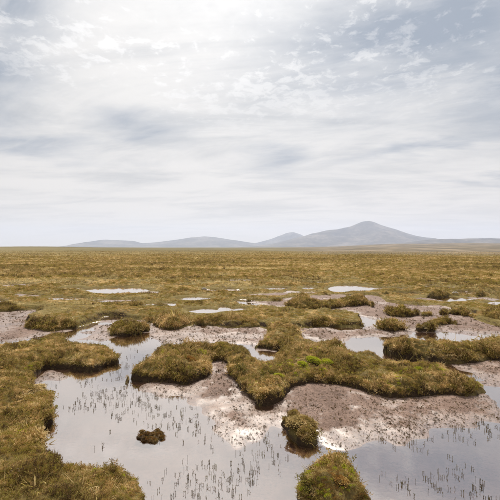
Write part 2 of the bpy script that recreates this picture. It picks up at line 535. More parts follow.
def ground_mat():
    """moor turf on the land, wet peat mud in the hollows (told apart by the mesh attribute 'land')"""
    m, t = new_mat('moor_and_mud')
    geo = t.n('ShaderNodeNewGeometry')
    pos = geo.outputs['Position']
    at = t.n('ShaderNodeAttribute', attribute_name='land')
    land = t.ss(t.m('ADD', at.outputs['Fac'], t.m('MULTIPLY', t.m('SUBTRACT', t.noise(pos, 9, 4), 0.5), 0.3)), 0.35, 0.6)
    turf = turf_nodes(t, pos)
    # distant pale grassland on the far slope, where the moor is drier
    far = t.n('ShaderNodeAttribute', attribute_name='far_pale')
    fn = t.noise(t.vm('MULTIPLY', pos, (0.004, 0.002, 0.01)), 1.0, 6, 0.65)
    pale = t.ramp(fn, [(0.36, (0.105, 0.082, 0.030)), (0.52, (0.145, 0.115, 0.043)), (0.70, (0.21, 0.165, 0.075))])  # colours lowered to carry the plant shade missing beyond the tufts
    dsl = t.n('ShaderNodeAttribute', attribute_name='dry_slope')
    straw = t.ramp(t.noise(t.vm('MULTIPLY', pos, (0.012, 0.006, 0.01)), 1.0, 6, 0.65), [(0.40, (0.085, 0.064, 0.03)), (0.52, (0.15, 0.112, 0.06)), (0.66, (0.26, 0.195, 0.12))])
    pale = t.mix(dsl.outputs['Fac'], pale, straw)
    turf = t.mix(far.outputs['Fac'], turf, pale)
    spn = t.n('ShaderNodeSeparateXYZ')
    t.put(spn.inputs[0], geo.outputs['Normal'])
    peat = t.ramp(t.noise(pos, 18, 5, 0.7), [(0.3, (0.018, 0.011, 0.006)), (0.7, (0.075, 0.045, 0.024))])
    nearf = t.m('SUBTRACT', 1.0, far.outputs['Fac'])
    turf = t.mix(t.m('MULTIPLY', t.ss(spn.outputs[2], 0.80, 0.60), nearf), turf, peat)
    lt = t.n('ShaderNodeBsdfPrincipled')
    t.put(lt.inputs['Base Color'], turf)
    lt.inputs['Roughness'].default_value = 0.9
    lt.inputs['Specular IOR Level'].default_value = 0.15
    lb = t.n('ShaderNodeBump')
    lb.inputs['Strength'].default_value = 0.9
    lb.inputs['Distance'].default_value = 0.05
    t.put(lb.inputs['Height'], t.m('ADD', t.noise(pos, 12, 5, 0.7), t.m('MULTIPLY', t.noise(pos, 1.7, 4, 0.6), 2.0)))
    t.t.links.new(lb.outputs[0], lt.inputs['Normal'])
    # mud: pinkish peat slurry, flecked with litter, wet where it lies close to the water
    n1 = t.noise(pos, 1.6, 6, 0.62, 0.4)
    n2 = t.noise(pos, 16, 6, 0.7)
    n3 = t.noise(pos, 70, 4, 0.65)
    n4 = t.noise(pos, 5.0, 5, 0.65, 0.5)
    mc = t.ramp(t.m('ADD', t.m('MULTIPLY', n1, 0.35), t.m('ADD', t.m('MULTIPLY', n4, 0.3), t.m('MULTIPLY', n2, 0.35))), [(0.36, (0.092, 0.054, 0.038)), (0.47, (0.19, 0.121, 0.090)), (0.57, (0.275, 0.187, 0.146)), (0.68, (0.38, 0.28, 0.228))])
    n5 = t.noise(pos, 38, 4, 0.6)
    spk = t.ss(t.m('ADD', t.m('MAXIMUM', n3, n5), t.m('MULTIPLY', t.m('SUBTRACT', n4, 0.5), 0.5)), 0.55, 0.62)
    mc = t.mix(t.m('MULTIPLY', spk, 0.7), mc, (0.055, 0.034, 0.024))
    spz = t.n('ShaderNodeSeparateXYZ')
    t.put(spz.inputs[0], pos)
    hgt = t.m('ADD', spz.outputs[2], t.m('ADD', t.m('MULTIPLY', t.m('SUBTRACT', n4, 0.5), 0.03), t.m('MULTIPLY', t.m('SUBTRACT', n2, 0.5), 0.022)))
    dry = t.ss(hgt, -0.002, 0.026)
    mb = t.n('ShaderNodeBump')
    t.put(mb.inputs['Strength'], t.m('ADD', 0.04, t.m('MULTIPLY', dry, 0.8)))
    mb.inputs['Distance'].default_value = 0.02
    t.put(mb.inputs['Height'], t.m('ADD', n2, t.m('MULTIPLY', n3, 0.45)))
    md = t.n('ShaderNodeBsdfPrincipled')
    t.put(md.inputs['Base Color'], mc)
    t.put(md.inputs['Roughness'], t.m('ADD', 0.5, t.m('MULTIPLY', dry, 0.25)))
    t.put(md.inputs['Specular IOR Level'], t.m('MULTIPLY', t.ss(spz.outputs[2], -0.004, 0.0), 0.3))
    t.t.links.new(mb.outputs[0], md.inputs['Normal'])
    film = t.n('ShaderNodeBsdfGlossy')
    film.inputs['Color'].default_value = (0.97, 0.94, 0.92, 1)
    t.put(film.inputs['Roughness'], t.m('ADD', 0.20, t.m('MULTIPLY', dry, 0.4)))
    mpx = t.n('ShaderNodeMixShader')
    t.put(mpx.inputs[0], t.m('MULTIPLY', t.ss(spz.outputs[2], -0.004, 0.0), t.m('MULTIPLY', t.m('SUBTRACT', 1.0, dry), 0.24)))
    t.t.links.new(md.outputs[0], mpx.inputs[1])
    t.t.links.new(film.outputs[0], mpx.inputs[2])
    mp = mpx
    mx = t.n('ShaderNodeMixShader')
    t.put(mx.inputs[0], land)
    t.t.links.new(mp.outputs[0], mx.inputs[1])
    t.t.links.new(lt.outputs[0], mx.inputs[2])
    o = t.n('ShaderNodeOutputMaterial')
    t.t.links.new(mx.outputs[0], o.inputs[0])
    return m


M['ground'] = ground_mat()


def water_mat():
    m, t = new_mat('peaty_water')
    geo = t.n('ShaderNodeNewGeometry')
    pos = geo.outputs['Position']
    bm = t.n('ShaderNodeBump')
    bm.inputs['Strength'].default_value = 0.03
    bm.inputs['Distance'].default_value = 0.01
    t.put(bm.inputs['Height'], t.m('ADD', t.noise(t.vm('MULTIPLY', pos, (1, 1.6, 1)), 16, 3, 0.5), t.m('MULTIPLY', t.noise(pos, 2.2, 3), 1.5)))
    # reflection raised well above that of real water, to brighten the pools
    ca = t.m('ABSOLUTE', t.vm('DOT_PRODUCT', geo.outputs['Normal'], geo.outputs['Incoming']))
    fr = t.m('ADD', 0.37, t.m('MULTIPLY', 0.62, t.m('POWER', t.m('SUBTRACT', 1.0, ca), 1.6)), clamp=True)
    gl = t.n('ShaderNodeBsdfGlossy')
    gl.inputs['Color'].default_value = (1.0, 0.945, 0.905, 1)
    gl.inputs['Roughness'].default_value = 0.05
    t.t.links.new(bm.outputs[0], gl.inputs['Normal'])
    tr = t.n('ShaderNodeBsdfTransparent')
    tr.inputs[0].default_value = (0.84, 0.73, 0.65, 1)
    mx = t.n('ShaderNodeMixShader')
    t.put(mx.inputs[0], fr)
    t.t.links.new(tr.outputs[0], mx.inputs[1])
    t.t.links.new(gl.outputs[0], mx.inputs[2])
    o = t.n('ShaderNodeOutputMaterial')
    t.t.links.new(mx.outputs[0], o.inputs[0])
    return m


M['water'] = water_mat()


def hill_mat():
    m, t = new_mat('hillside')
    geo = t.n('ShaderNodeNewGeometry')
    pos = geo.outputs['Position']
    f = t.m('ADD', t.m('MULTIPLY', t.noise(pos, 0.002, 6, 0.6), 0.6), t.m('MULTIPLY', t.noise(pos, 0.012, 5, 0.65), 0.4))
    p = t.n('ShaderNodeBsdfPrincipled')
    t.put(p.inputs['Base Color'], t.ramp(f, [(0.38, (0.03, 0.025, 0.022)), (0.5, (0.085, 0.07, 0.05)), (0.6, (0.20, 0.165, 0.13))]))
    p.inputs['Roughness'].default_value = 0.95
    p.inputs['Specular IOR Level'].default_value = 0.05
    o = t.n('ShaderNodeOutputMaterial')
    t.t.links.new(p.outputs[0], o.inputs[0])
    return m


M['hill'] = hill_mat()


def stone_mat():
    m, t = new_mat('pale_stone')
    geo = t.n('ShaderNodeNewGeometry')
    p = t.n('ShaderNodeBsdfPrincipled')
    t.put(p.inputs['Base Color'], t.ramp(t.noise(geo.outputs['Position'], 14, 5, 0.65), [(0.3, (0.16, 0.13, 0.10)), (0.6, (0.36, 0.31, 0.25))]))
    p.inputs['Roughness'].default_value = 0.85
    o = t.n('ShaderNodeOutputMaterial')
    t.t.links.new(p.outputs[0], o.inputs[0])
    return m


M['stone'] = stone_mat()

# ------------------------------------------------------------------ ground sheet, water, hills
a1 = np.arange(-48, 48.001, 0.2)
a0 = np.concatenate([np.linspace(-180, -50, 40), a1, np.linspace(50, 180, 40)])
r0 = [0.4, 0.8, 1.2, 1.5]
while r0[-1] < 36: r0.append(r0[-1] * 1.0065)
while r0[-1] < 11000: r0.append(r0[-1] * 1.022)
r0 = np.array(r0)
A, RR = np.meshgrid(np.radians(a0), r0)
gx = (np.sin(A) * RR).ravel(); gy = (np.cos(A) * RR).ravel()
gz, gd = ground_z(gx, gy, True)
nr, na = RR.shape
idx = np.arange(nr * na).reshape(nr, na)
Q = np.stack([idx[:-1, :-1], idx[:-1, 1:], idx[1:, 1:], idx[1:, :-1]], -1).reshape(-1, 4)
ground = np_mesh('ground', np.stack([gx, gy, gz], 1), Q[:, ::-1], M['ground'])
at = ground.data.attributes.new('land', 'FLOAT', 'POINT')
at.data.foreach_set('value', sst(gd, -0.07, 0.02).astype(np.float32))
gaz = np.degrees(np.arctan2(gx, gy)); gr = np.hypot(gx, gy)
at = ground.data.attributes.new('far_pale', 'FLOAT', 'POINT')
at.data.foreach_set('value', np.maximum(sst(gr, 110, 240), sst(gr, 70, 110) * sst(gaz, 3, 14)).astype(np.float32))
at = ground.data.attributes.new('dry_slope', 'FLOAT', 'POINT')
at.data.foreach_set('value', (sst(gr, 75, 130) * sst(gaz, 1, 14)).astype(np.float32))
tag(ground, 'brown and olive moor with hollows of bare wet mud reaching the horizon', 'ground', kind='structure')

water = mesh_obj('water', [(-24, 0.5, 0), (24, 0.5, 0), (24, 30, 0), (-24, 30, 0)], [(0, 1, 2, 3)], M['water'])
tag(water, 'still peaty water of the bog pools mirroring the pale sky', 'water', kind='structure')


def hill(name, label, D, depth, prof, seed):
    """ridge with a surveyed skyline, real depth and gullied flanks"""
    us = np.array([p[0] for p in prof], float); vs = np.array([p[1] for p in prof], float)
    u = np.linspace(us[0], us[-1], 240)
    h = np.interp(u, us, (VH - vs)) / FPX * D
    k = np.ones(5) / 5
    h = np.convolve(np.pad(h, 2, mode='edge'), k, 'valid') * (1 + 0.02 * fbm(u, u * 0, 14, 3, seed))
    s = np.linspace(-1, 1, 60)
    U, S = np.meshgrid(u, s)
    Y = D + S * depth
    X = (U - 250) / FPX * D + S * depth * 0.12
    Hh = np.tile(h, (60, 1))
    shape = np.where(S < 0, (1 + S) ** 1.35, (1 - S) ** 0.9)
    n = fbm(X.ravel(), Y.ravel(), 900, 5, seed).reshape(X.shape)
    Z = Hh * shape * (1 + 0.5 * n * np.clip(np.abs(S) * 3, 0, 1)) + 10 * n * np.clip(np.abs(S) * 3, 0, 1) - 12 * (np.abs(S) > 0.97)
    ids = np.arange(X.size).reshape(X.shape)
    q = np.stack([ids[:-1, :-1], ids[:-1, 1:], ids[1:, 1:], ids[1:, :-1]], -1).reshape(-1, 4)
    o = np_mesh(name, np.stack([X.ravel(), Y.ravel(), Z.ravel()], 1), q, M['hill'])
    tag(o, label, 'hill', kind='structure')
    return o


hill('hill', 'tallest hazy mountain on the skyline with a rounded peak', 7600, 1500,
     [(225, 249), (255, 246), (275, 243), (296, 238), (312, 234), (326, 230), (340, 228), (352, 225.5), (358, 222.6), (363, 220.3), (368, 219.6), (373, 220.4), (380, 224),
      (392, 228), (404, 232), (416, 235.5), (430, 238), (450, 240), (480, 243), (520, 249)], 51)
hill('hill', 'small pointed hazy peak just left of the tallest mountain', 9800, 1100,
     [(235, 249), (255, 243), (270, 239), (280, 235.5), (287, 232.8), (293, 232), (300, 234), (308, 238), (325, 242), (350, 249)], 52)
hill('hill', 'long low blue ridge left of the mountains', 9000, 1300,
     [(70, 248), (84, 244), (92, 241), (104, 239.5), (120, 240), (134, 240.5), (142, 243), (156, 242), (172, 240), (190, 237.5), (204, 236), (214, 236.5), (228, 239), (244, 241.5), (262, 244), (285, 249)], 53)
hill('hill', 'low flat moorland rise at the right end of the skyline', 5200, 900,
     [(345, 250), (370, 247), (395, 244), (415, 241), (432, 239), (450, 238.5), (480, 238), (520, 238), (580, 239), (660, 242), (760, 249)], 54)

# ------------------------------------------------------------------ plant pieces used by the ground cover
def blade(V, F, base, az, lean, L, wd, curve, rnd=random):
    """one grass blade: two quads and a tip, bending over"""
    ca, sa = math.cos(az), math.sin(az)
    sx, sy = -sa * wd * 0.5, ca * wd * 0.5
    i0 = len(V)
    pts = []
    ang = lean; x = y = z = 0.0
    for k, seg in enumerate((0.0, 0.4, 0.35, 0.25)):
        if k:
            x += math.sin(ang) * seg * L; z += math.cos(ang) * seg * L
            ang += curve
        pts.append((x, z))
    for k, (q, z) in enumerate(pts[:-1]):
        f = (1.0, 0.85, 0.55)[k]
        V.append((base[0] + q * ca + sx * f, base[1] + q * sa + sy * f, base[2] + z))
        V.append((base[0] + q * ca - sx * f, base[1] + q * sa - sy * f, base[2] + z))
    q, z = pts[-1]
    V.append((base[0] + q * ca, base[1] + q * sa, base[2] + z))
    F += [(i0, i0 + 1, i0 + 3, i0 + 2), (i0 + 2, i0 + 3, i0 + 5, i0 + 4), (i0 + 4, i0 + 5, i0 + 6)]


def grass_tuft(n=20, L=0.10, spread=0.025, wd=0.0035, lean=0.55):
    V, F = [], []
    for i in range(n):
        a = random.uniform(0, 6.283); r = spread * math.sqrt(random.random())
        blade(V, F, (math.cos(a) * r, math.sin(a) * r, -0.01), a + random.uniform(-0.8, 0.8), random.uniform(0.05, lean), L * random.uniform(0.5, 1.1), wd * random.uniform(0.7, 1.2), random.uniform(0.1, 0.5))
    return V, F


def leaf(V, F, c, d, L, wd):
    """flat kite-shaped leaflet at c along d"""
    d = np.array(d, float); d /= np.linalg.norm(d) + 1e-9
    s = np.cross(d, (random.uniform(-1, 1), random.uniform(-1, 1), random.uniform(-1, 1)))
    s /= np.linalg.norm(s) + 1e-9
    c = np.array(c, float); i = len(V)
    V += [tuple(c), tuple(c + d * L * 0.45 + s * wd * 0.5), tuple(c + d * L), tuple(c + d * L * 0.45 - s * wd * 0.5)]
    F.append((i, i + 1, i + 2, i + 3))


def heather_sprig(stems=8, L=0.10, spread=0.03, per=11, ls=0.010):
    V, F = [], []
    for s in range(stems):
        a = random.uniform(0, 6.283); r = spread * math.sqrt(random.random())
        b = np.array((math.cos(a) * r, math.sin(a) * r, -0.01))
        d = np.array((math.cos(a) * random.uniform(0, 0.6), math.sin(a) * random.uniform(0, 0.6), 1.0))
        l = L * random.uniform(0.55, 1.1)
        for k in range(per):
            t = 0.15 + 0.85 * k / (per - 1)
            c = b + d * l * t
            az = k * 2.4 + s
            leaf(V, F, c, (math.cos(az) * 0.8, math.sin(az) * 0.8, 0.9), ls * random.uniform(0.9, 1.6), ls * 0.55)
    return V, F


def moss_tuft(n=70, Rr=0.04, H=0.025, ls=0.012):
    V, F = [], []
    for i in range(n):
        a = random.uniform(0, 6.283); r = math.sqrt(random.random())
        z = H * math.sqrt(max(0, 1 - r * r * 0.95))
        leaf(V, F, (math.cos(a) * r * Rr, math.sin(a) * r * Rr, z - ls * 0.6), (math.cos(a) * r * 0.8 + random.uniform(-.3, .3), math.sin(a) * r * 0.8 + random.uniform(-.3, .3), 1.0), ls * random.uniform(0.8, 1.5), ls * 0.6)
    return V, F


def proto_collection(name, items):
    """plant pieces that only the ground cover uses; the collection itself stands nowhere"""
    c = bpy.data.collections.new(name)
    for i, (vf, mat) in enumerate(items):
        me = bpy.data.meshes.new('%s_%02d' % (name, i))
        me.from_pydata(vf[0], [], vf[1])
        me.materials.append(mat)
        ob = bpy.data.objects.new('%s_%02d' % (name, i), me)
        c.objects.link(ob)
    ng = bpy.data.node_groups.new(name + '_scatter', 'GeometryNodeTree')
    ng.interface.new_socket('Geometry', in_out='INPUT', socket_type='NodeSocketGeometry')
    ng.interface.new_socket('Geometry', in_out='OUTPUT', socket_type='NodeSocketGeometry')
    N = ng.nodes
    gi = N.new('NodeGroupInput'); go = N.new('NodeGroupOutput')
    ci = N.new('GeometryNodeCollectionInfo')
    ci.inputs['Collection'].default_value = c
    ci.inputs['Separate Children'].default_value = True
    ci.inputs['Reset Children'].default_value = True
    ip = N.new('GeometryNodeInstanceOnPoints')
    ip.inputs['Pick Instance'].default_value = True

    def attr(nm, typ):
        q = N.new('GeometryNodeInputNamedAttribute')
        q.data_type = typ
        q.inputs['Name'].default_value = nm
        return [s for s in q.outputs if s.enabled and s.name == 'Attribute'][0]
    L = ng.links
    L.new(gi.outputs[0], ip.inputs['Points'])
    L.new(ci.outputs[0], ip.inputs['Instance'])
    L.new(attr('idx', 'INT'), ip.inputs['Instance Index'])
    L.new(attr('rot', 'FLOAT_VECTOR'), ip.inputs['Rotation'])
    L.new(attr('scl', 'FLOAT'), ip.inputs['Scale'])
    L.new(ip.outputs[0], go.inputs[0])
    return ng, len(items)


COVER = {
    'grass': proto_collection('grass_tuft', [(grass_tuft(22, 0.05, 0.035, 0.0035, 0.9), M['grass']), (grass_tuft(18, 0.042, 0.04, 0.004, 1.3), M['grass']), (grass_tuft(26, 0.065, 0.03, 0.003, 0.8), M['grass']), (grass_tuft(20, 0.055, 0.04, 0.004, 1.5), M['grass'])]),
    'heather': proto_collection('heather_sprig', [(heather_sprig(8, 0.055), M['heather']), (heather_sprig(10, 0.045, 0.04), M['heather']), (heather_sprig(7, 0.07, 0.03), M['heather'])]),
    'droop': proto_collection('drooping_tuft', [(grass_tuft(9, 0.13, 0.02, 0.003, 1.0), M['grass']), (grass_tuft(7, 0.16, 0.02, 0.003, 1.2), M['grass']), (grass_tuft(11, 0.10, 0.02, 0.003, 1.1), M['grass'])]),
    'moss': proto_collection('moss_tuft', [(moss_tuft(), M['moss']), (moss_tuft(90, 0.05, 0.02), M['moss']), (moss_tuft(60, 0.035, 0.03), M['moss'])]),
    'bright': proto_collection('bright_moss_tuft', [(moss_tuft(80, 0.04, 0.03, 0.014), M['bright_moss']), (moss_tuft(60, 0.03, 0.03, 0.014), M['bright_moss'])]),
    'lichen': proto_collection('lichen_tuft', [(moss_tuft(80, 0.035, 0.02, 0.010), M['lichen']), (moss_tuft(70, 0.045, 0.018, 0.010), M['lichen'])]),
    'red': proto_collection('red_moss_tuft', [(moss_tuft(80, 0.035, 0.02, 0.010), M['red_moss']), (moss_tuft(70, 0.045, 0.018, 0.010), M['red_moss'])]),
    'mudplant': proto_collection('mud_plant', [(heather_sprig(4, 0.03, 0.015, 5, 0.012), M['mudplant']), (moss_tuft(14, 0.018, 0.010, 0.014), M['mudplant']), (grass_tuft(6, 0.045, 0.01, 0.004, 0.8), M['mudplant'])]),
}


def scatter(name, kind, P, rot, scl, parent=None):
    ng, k = COVER[kind]
    me = bpy.data.meshes.new(name)
    n = len(P)
    me.vertices.add(n)
    me.vertices.foreach_set('co', np.asarray(P, np.float32).ravel())
    for nm, typ, key, val in (('idx', 'INT', 'value', rng.integers(0, k, n).astype(np.int32)), ('rot', 'FLOAT_VECTOR', 'vector', np.asarray(rot, np.float32).ravel()), ('scl', 'FLOAT', 'value', np.asarray(scl, np.float32))):
        me.attributes.new(nm, typ, 'POINT').data.foreach_set(key, val)
    o = bpy.data.objects.new(name, me)
    col.objects.link(o)
    md = o.modifiers.new('scatter', 'NODES')
    md.node_group = ng
    if parent:
        o.parent = parent
    o['kind'] = 'stuff'
    return o


def rots(n, tilt=0.35):
    return np.stack([rng.normal(0, tilt, n), rng.normal(0, tilt, n), rng.uniform(0, 6.283, n)], 1)


# ------------------------------------------------------------------ banks and hummocks
class Isle:
    pass


def bank(name, label, cat, px, H, dome=0.05, res=0.03, edge=0.06, lump=0.03, mix=None, seed=1, group=None, dens=1.0, lsize=0.22):
    """a raised body of peat with its plants; px is the surveyed outline"""
    H *= 0.9
    poly = outline(px, H + 0.35 * dome)
    c = poly.mean(0)
    lo = poly.min(0) - 0.15; hi = poly.max(0) + 0.15
    nx = int((hi[0] - lo[0]) / res) + 2; ny = int((hi[1] - lo[1]) / res) + 2
    X, Y = np.meshgrid(lo[0] + np.arange(nx) * res, lo[1] + np.arange(ny) * res)
    x, y = X.ravel(), Y.ravel()

    wob = min(1.0, max(0.0, (hi[0] - lo[0] - 0.6) / 1.2))
    grow = 0.0 if np.hypot(*c) < 4.6 and H < 0.17 and hi[0] - lo[0] < 1.3 else 0.012
    big_ = float(sst(np.array(hi[0] - lo[0]), 1.3, 2.6))

    grow += 0.025 * (1 - big_) if np.hypot(*c) > 6 else -0.008

    def height(x, y):
        d = sdf(x, y, poly)
        d = d + grow + 0.05 * wob * fbm(x, y, 0.42, 3, seed) + (0.012 + 0.01 * wob) * fbm(x, y, 0.1, 2, seed + 5)
        slope = sst(fbm(x, y, 1.1, 2, seed + 23), 0.1, 0.75) * big_
        Hv = H * (1.0 - 0.22 * slope + 0.18 * big_ * fbm(x, y, 0.9, 2, seed + 27))
        q = np.clip((d + 0.02) / (edge * (1 + 3.2 * slope)), 0, 1)
        side = np.sqrt(np.clip(1 - (1 - q) ** 2, 0, 1))
        z = -0.09 + (Hv + 0.09) * side * (0.82 + 0.18 * sst(d, 0, 0.25)) + dome * (1 - np.exp(-np.maximum(d, 0) / 0.22))
        z = z + lump * (0.5 * fbm(x, y, lsize, 3, seed + 9) + 0.9 * pillow(x, y, lsize * 1.3, seed + 19)) * sst(d, 0.0, 0.08) + 1.7 * lump * fbm(x, y, lsize * 3.0, 2, seed + 3) * sst(d, 0.03, 0.25)
        return z, d
    z, d = height(x, y)
    # keep the cells that reach the bank
    keep = (d > -0.05).reshape(X.shape)
    ids = np.arange(X.size).reshape(X.shape)
    cell = keep[:-1, :-1] | keep[1:, :-1] | keep[:-1, 1:] | keep[1:, 1:]
    q = np.stack([ids[:-1, :-1], ids[:-1, 1:], ids[1:, 1:], ids[1:, :-1]], -1)[cell]
    used = np.unique(q)
    remap = -np.ones(X.size, int); remap[used] = np.arange(len(used))
    base = (float(c[0]), float(c[1]), 0.0)
    root = empty(name, base)
    tag(root, label, cat, group)
    V = np.stack([x - c[0], y - c[1], z], 1)[used]
    np_mesh('peat_body', V, remap[q], M['core'], root)
    I = Isle(); I.poly = poly; I.height = height; I.root = root; I.c = c; I.H = H
    ISLES.append(I)
    # plant cover
    dist = float(np.hypot(*c))
    sc_ = float(np.clip(dist / 5.5, 0.92, 1.3)) * 0.68
    sc_ *= 1.0 + (0.45 if dist > 6 else 0.12) * (1 - big_)
    dens = dens * (1.0 + 0.9 * (1 - big_))
    area = float((d > 0).sum()) * res * res
    for part, kind, per in (('grass_cover', 'grass', 420), ('heather_cover', 'heather', 260), ('moss_cover', 'moss', 330), ('bright_moss_cover', 'bright', 60), ('lichen_cover', 'lichen', 50), ('red_moss_cover', 'red', 40), ('drooping_grass', 'droop', 26)):
        k = (mix or {}).get(kind, {'grass': 1, 'heather': 1, 'moss': 1, 'droop': 1}.get(kind, 0)) * dens
        n = int(area * per * k * 1.75 / sc_ ** 1.6)
        if n < 8:
            continue
        ex = rng.uniform(lo[0], hi[0], n * 4); ey = rng.uniform(lo[1], hi[1], n * 4)
        ez, ed = height(ex, ey)
        patchy = 0.5 + 0.5 * fbm(ex, ey, 0.45, 3, seed + {'grass': 40, 'heather': 60, 'moss': 80, 'bright': 90, 'lichen': 100, 'red': 110, 'droop': 120}[kind])
        thr = {'grass': 0.15, 'heather': 0.35, 'moss': 0.2, 'bright': 0.75, 'lichen': 0.72, 'red': 0.75, 'droop': 0.45}[kind]
        if k > 2.5:
            thr = 0.5
        ok = (ed > 0.004) & (ez > 0.05) & (rng.random(n * 4) < sst(patchy, thr - 0.18, thr + 0.18))
        sel = np.nonzero(ok)[0][:n]
        rim = np.nonzero((ed > -0.004) & (ed < 0.06) & (ez > 0.065) & (rng.random(n * 4) < 0.8))[0]
        sel = np.concatenate([sel, rim]) if kind in ('grass', 'heather', 'moss') else sel
        if len(sel) < 4:
            continue
        ex, ey, ez, ed = ex[sel], ey[sel], ez[sel], ed[sel]
        e = 0.02
        gx_ = (height(ex + e, ey)[1] - ed) / e; gy_ = (height(ex, ey + e)[1] - ed) / e
        gl = np.hypot(gx_, gy_) + 1e-6
        out = np.clip(1 - ed / 0.07, 0, 1) * 1.1                     # plants lean out over the rim
        rt = rots(len(ex), 0.3)
        # tilt towards the outside by rotating about the horizontal axis across it
        az = rt[:, 2].copy()
        rt[:, 0] += out * gy_ / gl
        rt[:, 1] += -out * gx_ / gl
        sclv = sc_ * rng.lognormal(0, 0.32, len(ex)) * (1.0 + 0.55 * fbm(ex, ey, 0.35, 2, seed + 70)) * np.where(kind == 'heather', 0.95, 0.9)
        scatter(part, kind, np.stack([ex - c[0], ey - c[1], ez], 1), rt, sclv, root)
    return I


left_bank = bank('peat_bank', 'large olive and tan grassy peat bank filling the lower left corner', 'peat bank',
     [(-40, 346), (0, 344), (22, 340), (40, 337), (50, 334), (66, 333), (68, 340), (88, 341), (104, 346), (116, 355), (116, 361), (105, 366), (92, 371), (80, 370), (60, 368), (46, 368),
      (36, 372), (30, 377), (34, 384), (46, 386), (48, 394), (50, 405), (52, 417), (47, 424), (40, 428), (39, 437), (43, 445), (52, 451), (64, 456), (78, 459), (94, 458), (110, 457), (124, 459),
      (134, 464), (138, 474), (140, 488), (141, 502), (140, 530), (120, 600), (-60, 640), (-200, 560), (-160, 400), (-120, 356)], 0.15, 0.04, 0.025, 0.06, 0.042, {'grass': 1.25, 'heather': 0.75, 'moss': 1.1, 'bright': 0.6, 'lichen': 0.4}, 101)
main_bank = bank('peat_bank', 'broad heathery peat bank across the centre right with bright green moss tufts', 'peat bank',
     [(228, 352), (235, 346), (246, 348), (254, 353), (262, 357), (274, 356), (284, 351), (270, 349), (256, 348), (253, 344), (257, 339), (266, 335), (270, 329), (272, 322), (290, 322), (298, 330), (302, 335), (314, 338),
      (326, 340), (337, 340), (344, 344), (348, 350), (358, 352), (372, 353), (386, 356), (400, 359), (425, 362), (450, 366), (466, 369), (480, 374), (487, 381), (489, 388), (487, 394), (478, 397), (460, 397), (440, 395),
      (425, 397), (410, 398), (395, 397), (380, 396), (368, 392), (355, 389), (342, 386), (326, 384), (312, 384), (300, 387), (290, 391), (284, 397), (277, 403), (268, 405), (260, 403), (253, 397), (244, 390), (237, 382), (231, 374), (230, 364), (227, 358)],
     0.18, 0.06, 0.03, 0.07, 0.05, {'grass': 0.95, 'heather': 1.15, 'moss': 1.0, 'bright': 1.8, 'lichen': 1.6, 'red': 1.0}, 131)
back_bank = bank('peat_bank', 'low heather bank behind the broad central one, running out at the right edge', 'peat bank',
     [(387, 349), (388, 342), (396, 338), (412, 338), (430, 341), (450, 341), (470, 339), (500, 337), (540, 336), (560, 345), (540, 358), (505, 360), (480, 362), (460, 364), (444, 363), (430, 359), (424, 357), (414, 358), (402, 357), (392, 354)],
     0.20, 0.06, 0.035, 0.07, 0.05, {'grass': 0.9, 'heather': 1.2, 'moss': 0.9, 'lichen': 0.6}, 141)
left_isle = bank('peat_hummock', 'long rounded moss and heather hummock between the pool and the mudflat, left of centre', 'hummock',
     [(127, 378), (127, 371), (139, 361), (156, 355), (157, 347), (168, 343), (185, 344), (205, 346), (216, 344), (230, 343), (246, 346), (246, 358), (230, 361), (214, 361), (204, 364), (206, 370), (204, 378), (196, 383), (180, 384), (164, 382), (150, 381), (137, 380), (128, 379)],
     0.17, 0.06, 0.025, 0.07, 0.045, {'grass': 0.85, 'heather': 1.2, 'moss': 1.1, 'bright': 0.6, 'lichen': 1.0, 'red': 0.4}, 151)
pool_isle = bank('peat_hummock', 'small tilted hummock with a pale crown and reddish foot, alone in the front pool', 'hummock',
     [(280, 416), (285, 409), (297, 408), (310, 413), (317, 423), (320, 435), (319, 443), (311, 447), (301, 445), (291, 438), (283, 428)],
     0.14, 0.09, 0.018, 0.15, 0.04, {'grass': 0.5, 'heather': 0.9, 'moss': 1.2, 'bright': 0.5, 'lichen': 5.0, 'red': 2.0}, 161, dens=1.3, lsize=0.13)
front_isle = bank('peat_hummock', 'nearest shaggy hummock cut by the bottom edge, with orange and tan moss', 'hummock',
     [(296, 490), (298, 473), (306, 461), (318, 453), (332, 449), (345, 451), (352, 460), (361, 471), (369, 483), (372, 495), (372, 512), (356, 528), (330, 532), (308, 522), (298, 506)],
     0.18, 0.11, 0.018, 0.15, 0.045, {'grass': 0.7, 'heather': 1.3, 'moss': 1.2, 'bright': 1.5, 'lichen': 4.0, 'red': 6.0}, 171, dens=1.3, lsize=0.13)
far_isle = bank('peat_hummock', 'long narrow dark heather hummock with a pale lump at its right end, far mudflat', 'hummock',
     [(286, 306), (291, 301), (302, 299), (322, 300), (345, 298), (356, 296), (366, 298), (372, 303), (368, 306), (354, 307), (340, 308), (325, 310), (310, 312), (296, 311)],
     0.22, 0.06, 0.045, 0.09, 0.05, {'grass': 0.9, 'heather': 1.3, 'moss': 0.9, 'lichen': 0.6}, 181)
G = 'small hummocks on the mudflats'
bank('peat_hummock', 'smooth low hummock on pale mud just beyond the tip of the left bank', 'hummock',
     [(111, 331), (116, 326), (126, 323), (138, 322.5), (147, 325), (147, 330), (138, 333), (124, 335.5), (114, 335)], 0.15, 0.05, 0.03, 0.08, 0.02, {'grass': 1.0, 'heather': 1.0, 'moss': 1.0}, 191, G)
bank('peat_hummock', 'dark round heather hummock on grey mud right of the long grassy tongue', 'hummock',
     [(380, 327), (383, 322), (392, 321), (401, 323), (403, 328), (399, 331), (388, 331.5)], 0.18, 0.07, 0.03, 0.09, 0.03, {'grass': 0.4, 'heather': 1.6, 'moss': 0.5}, 201, G)
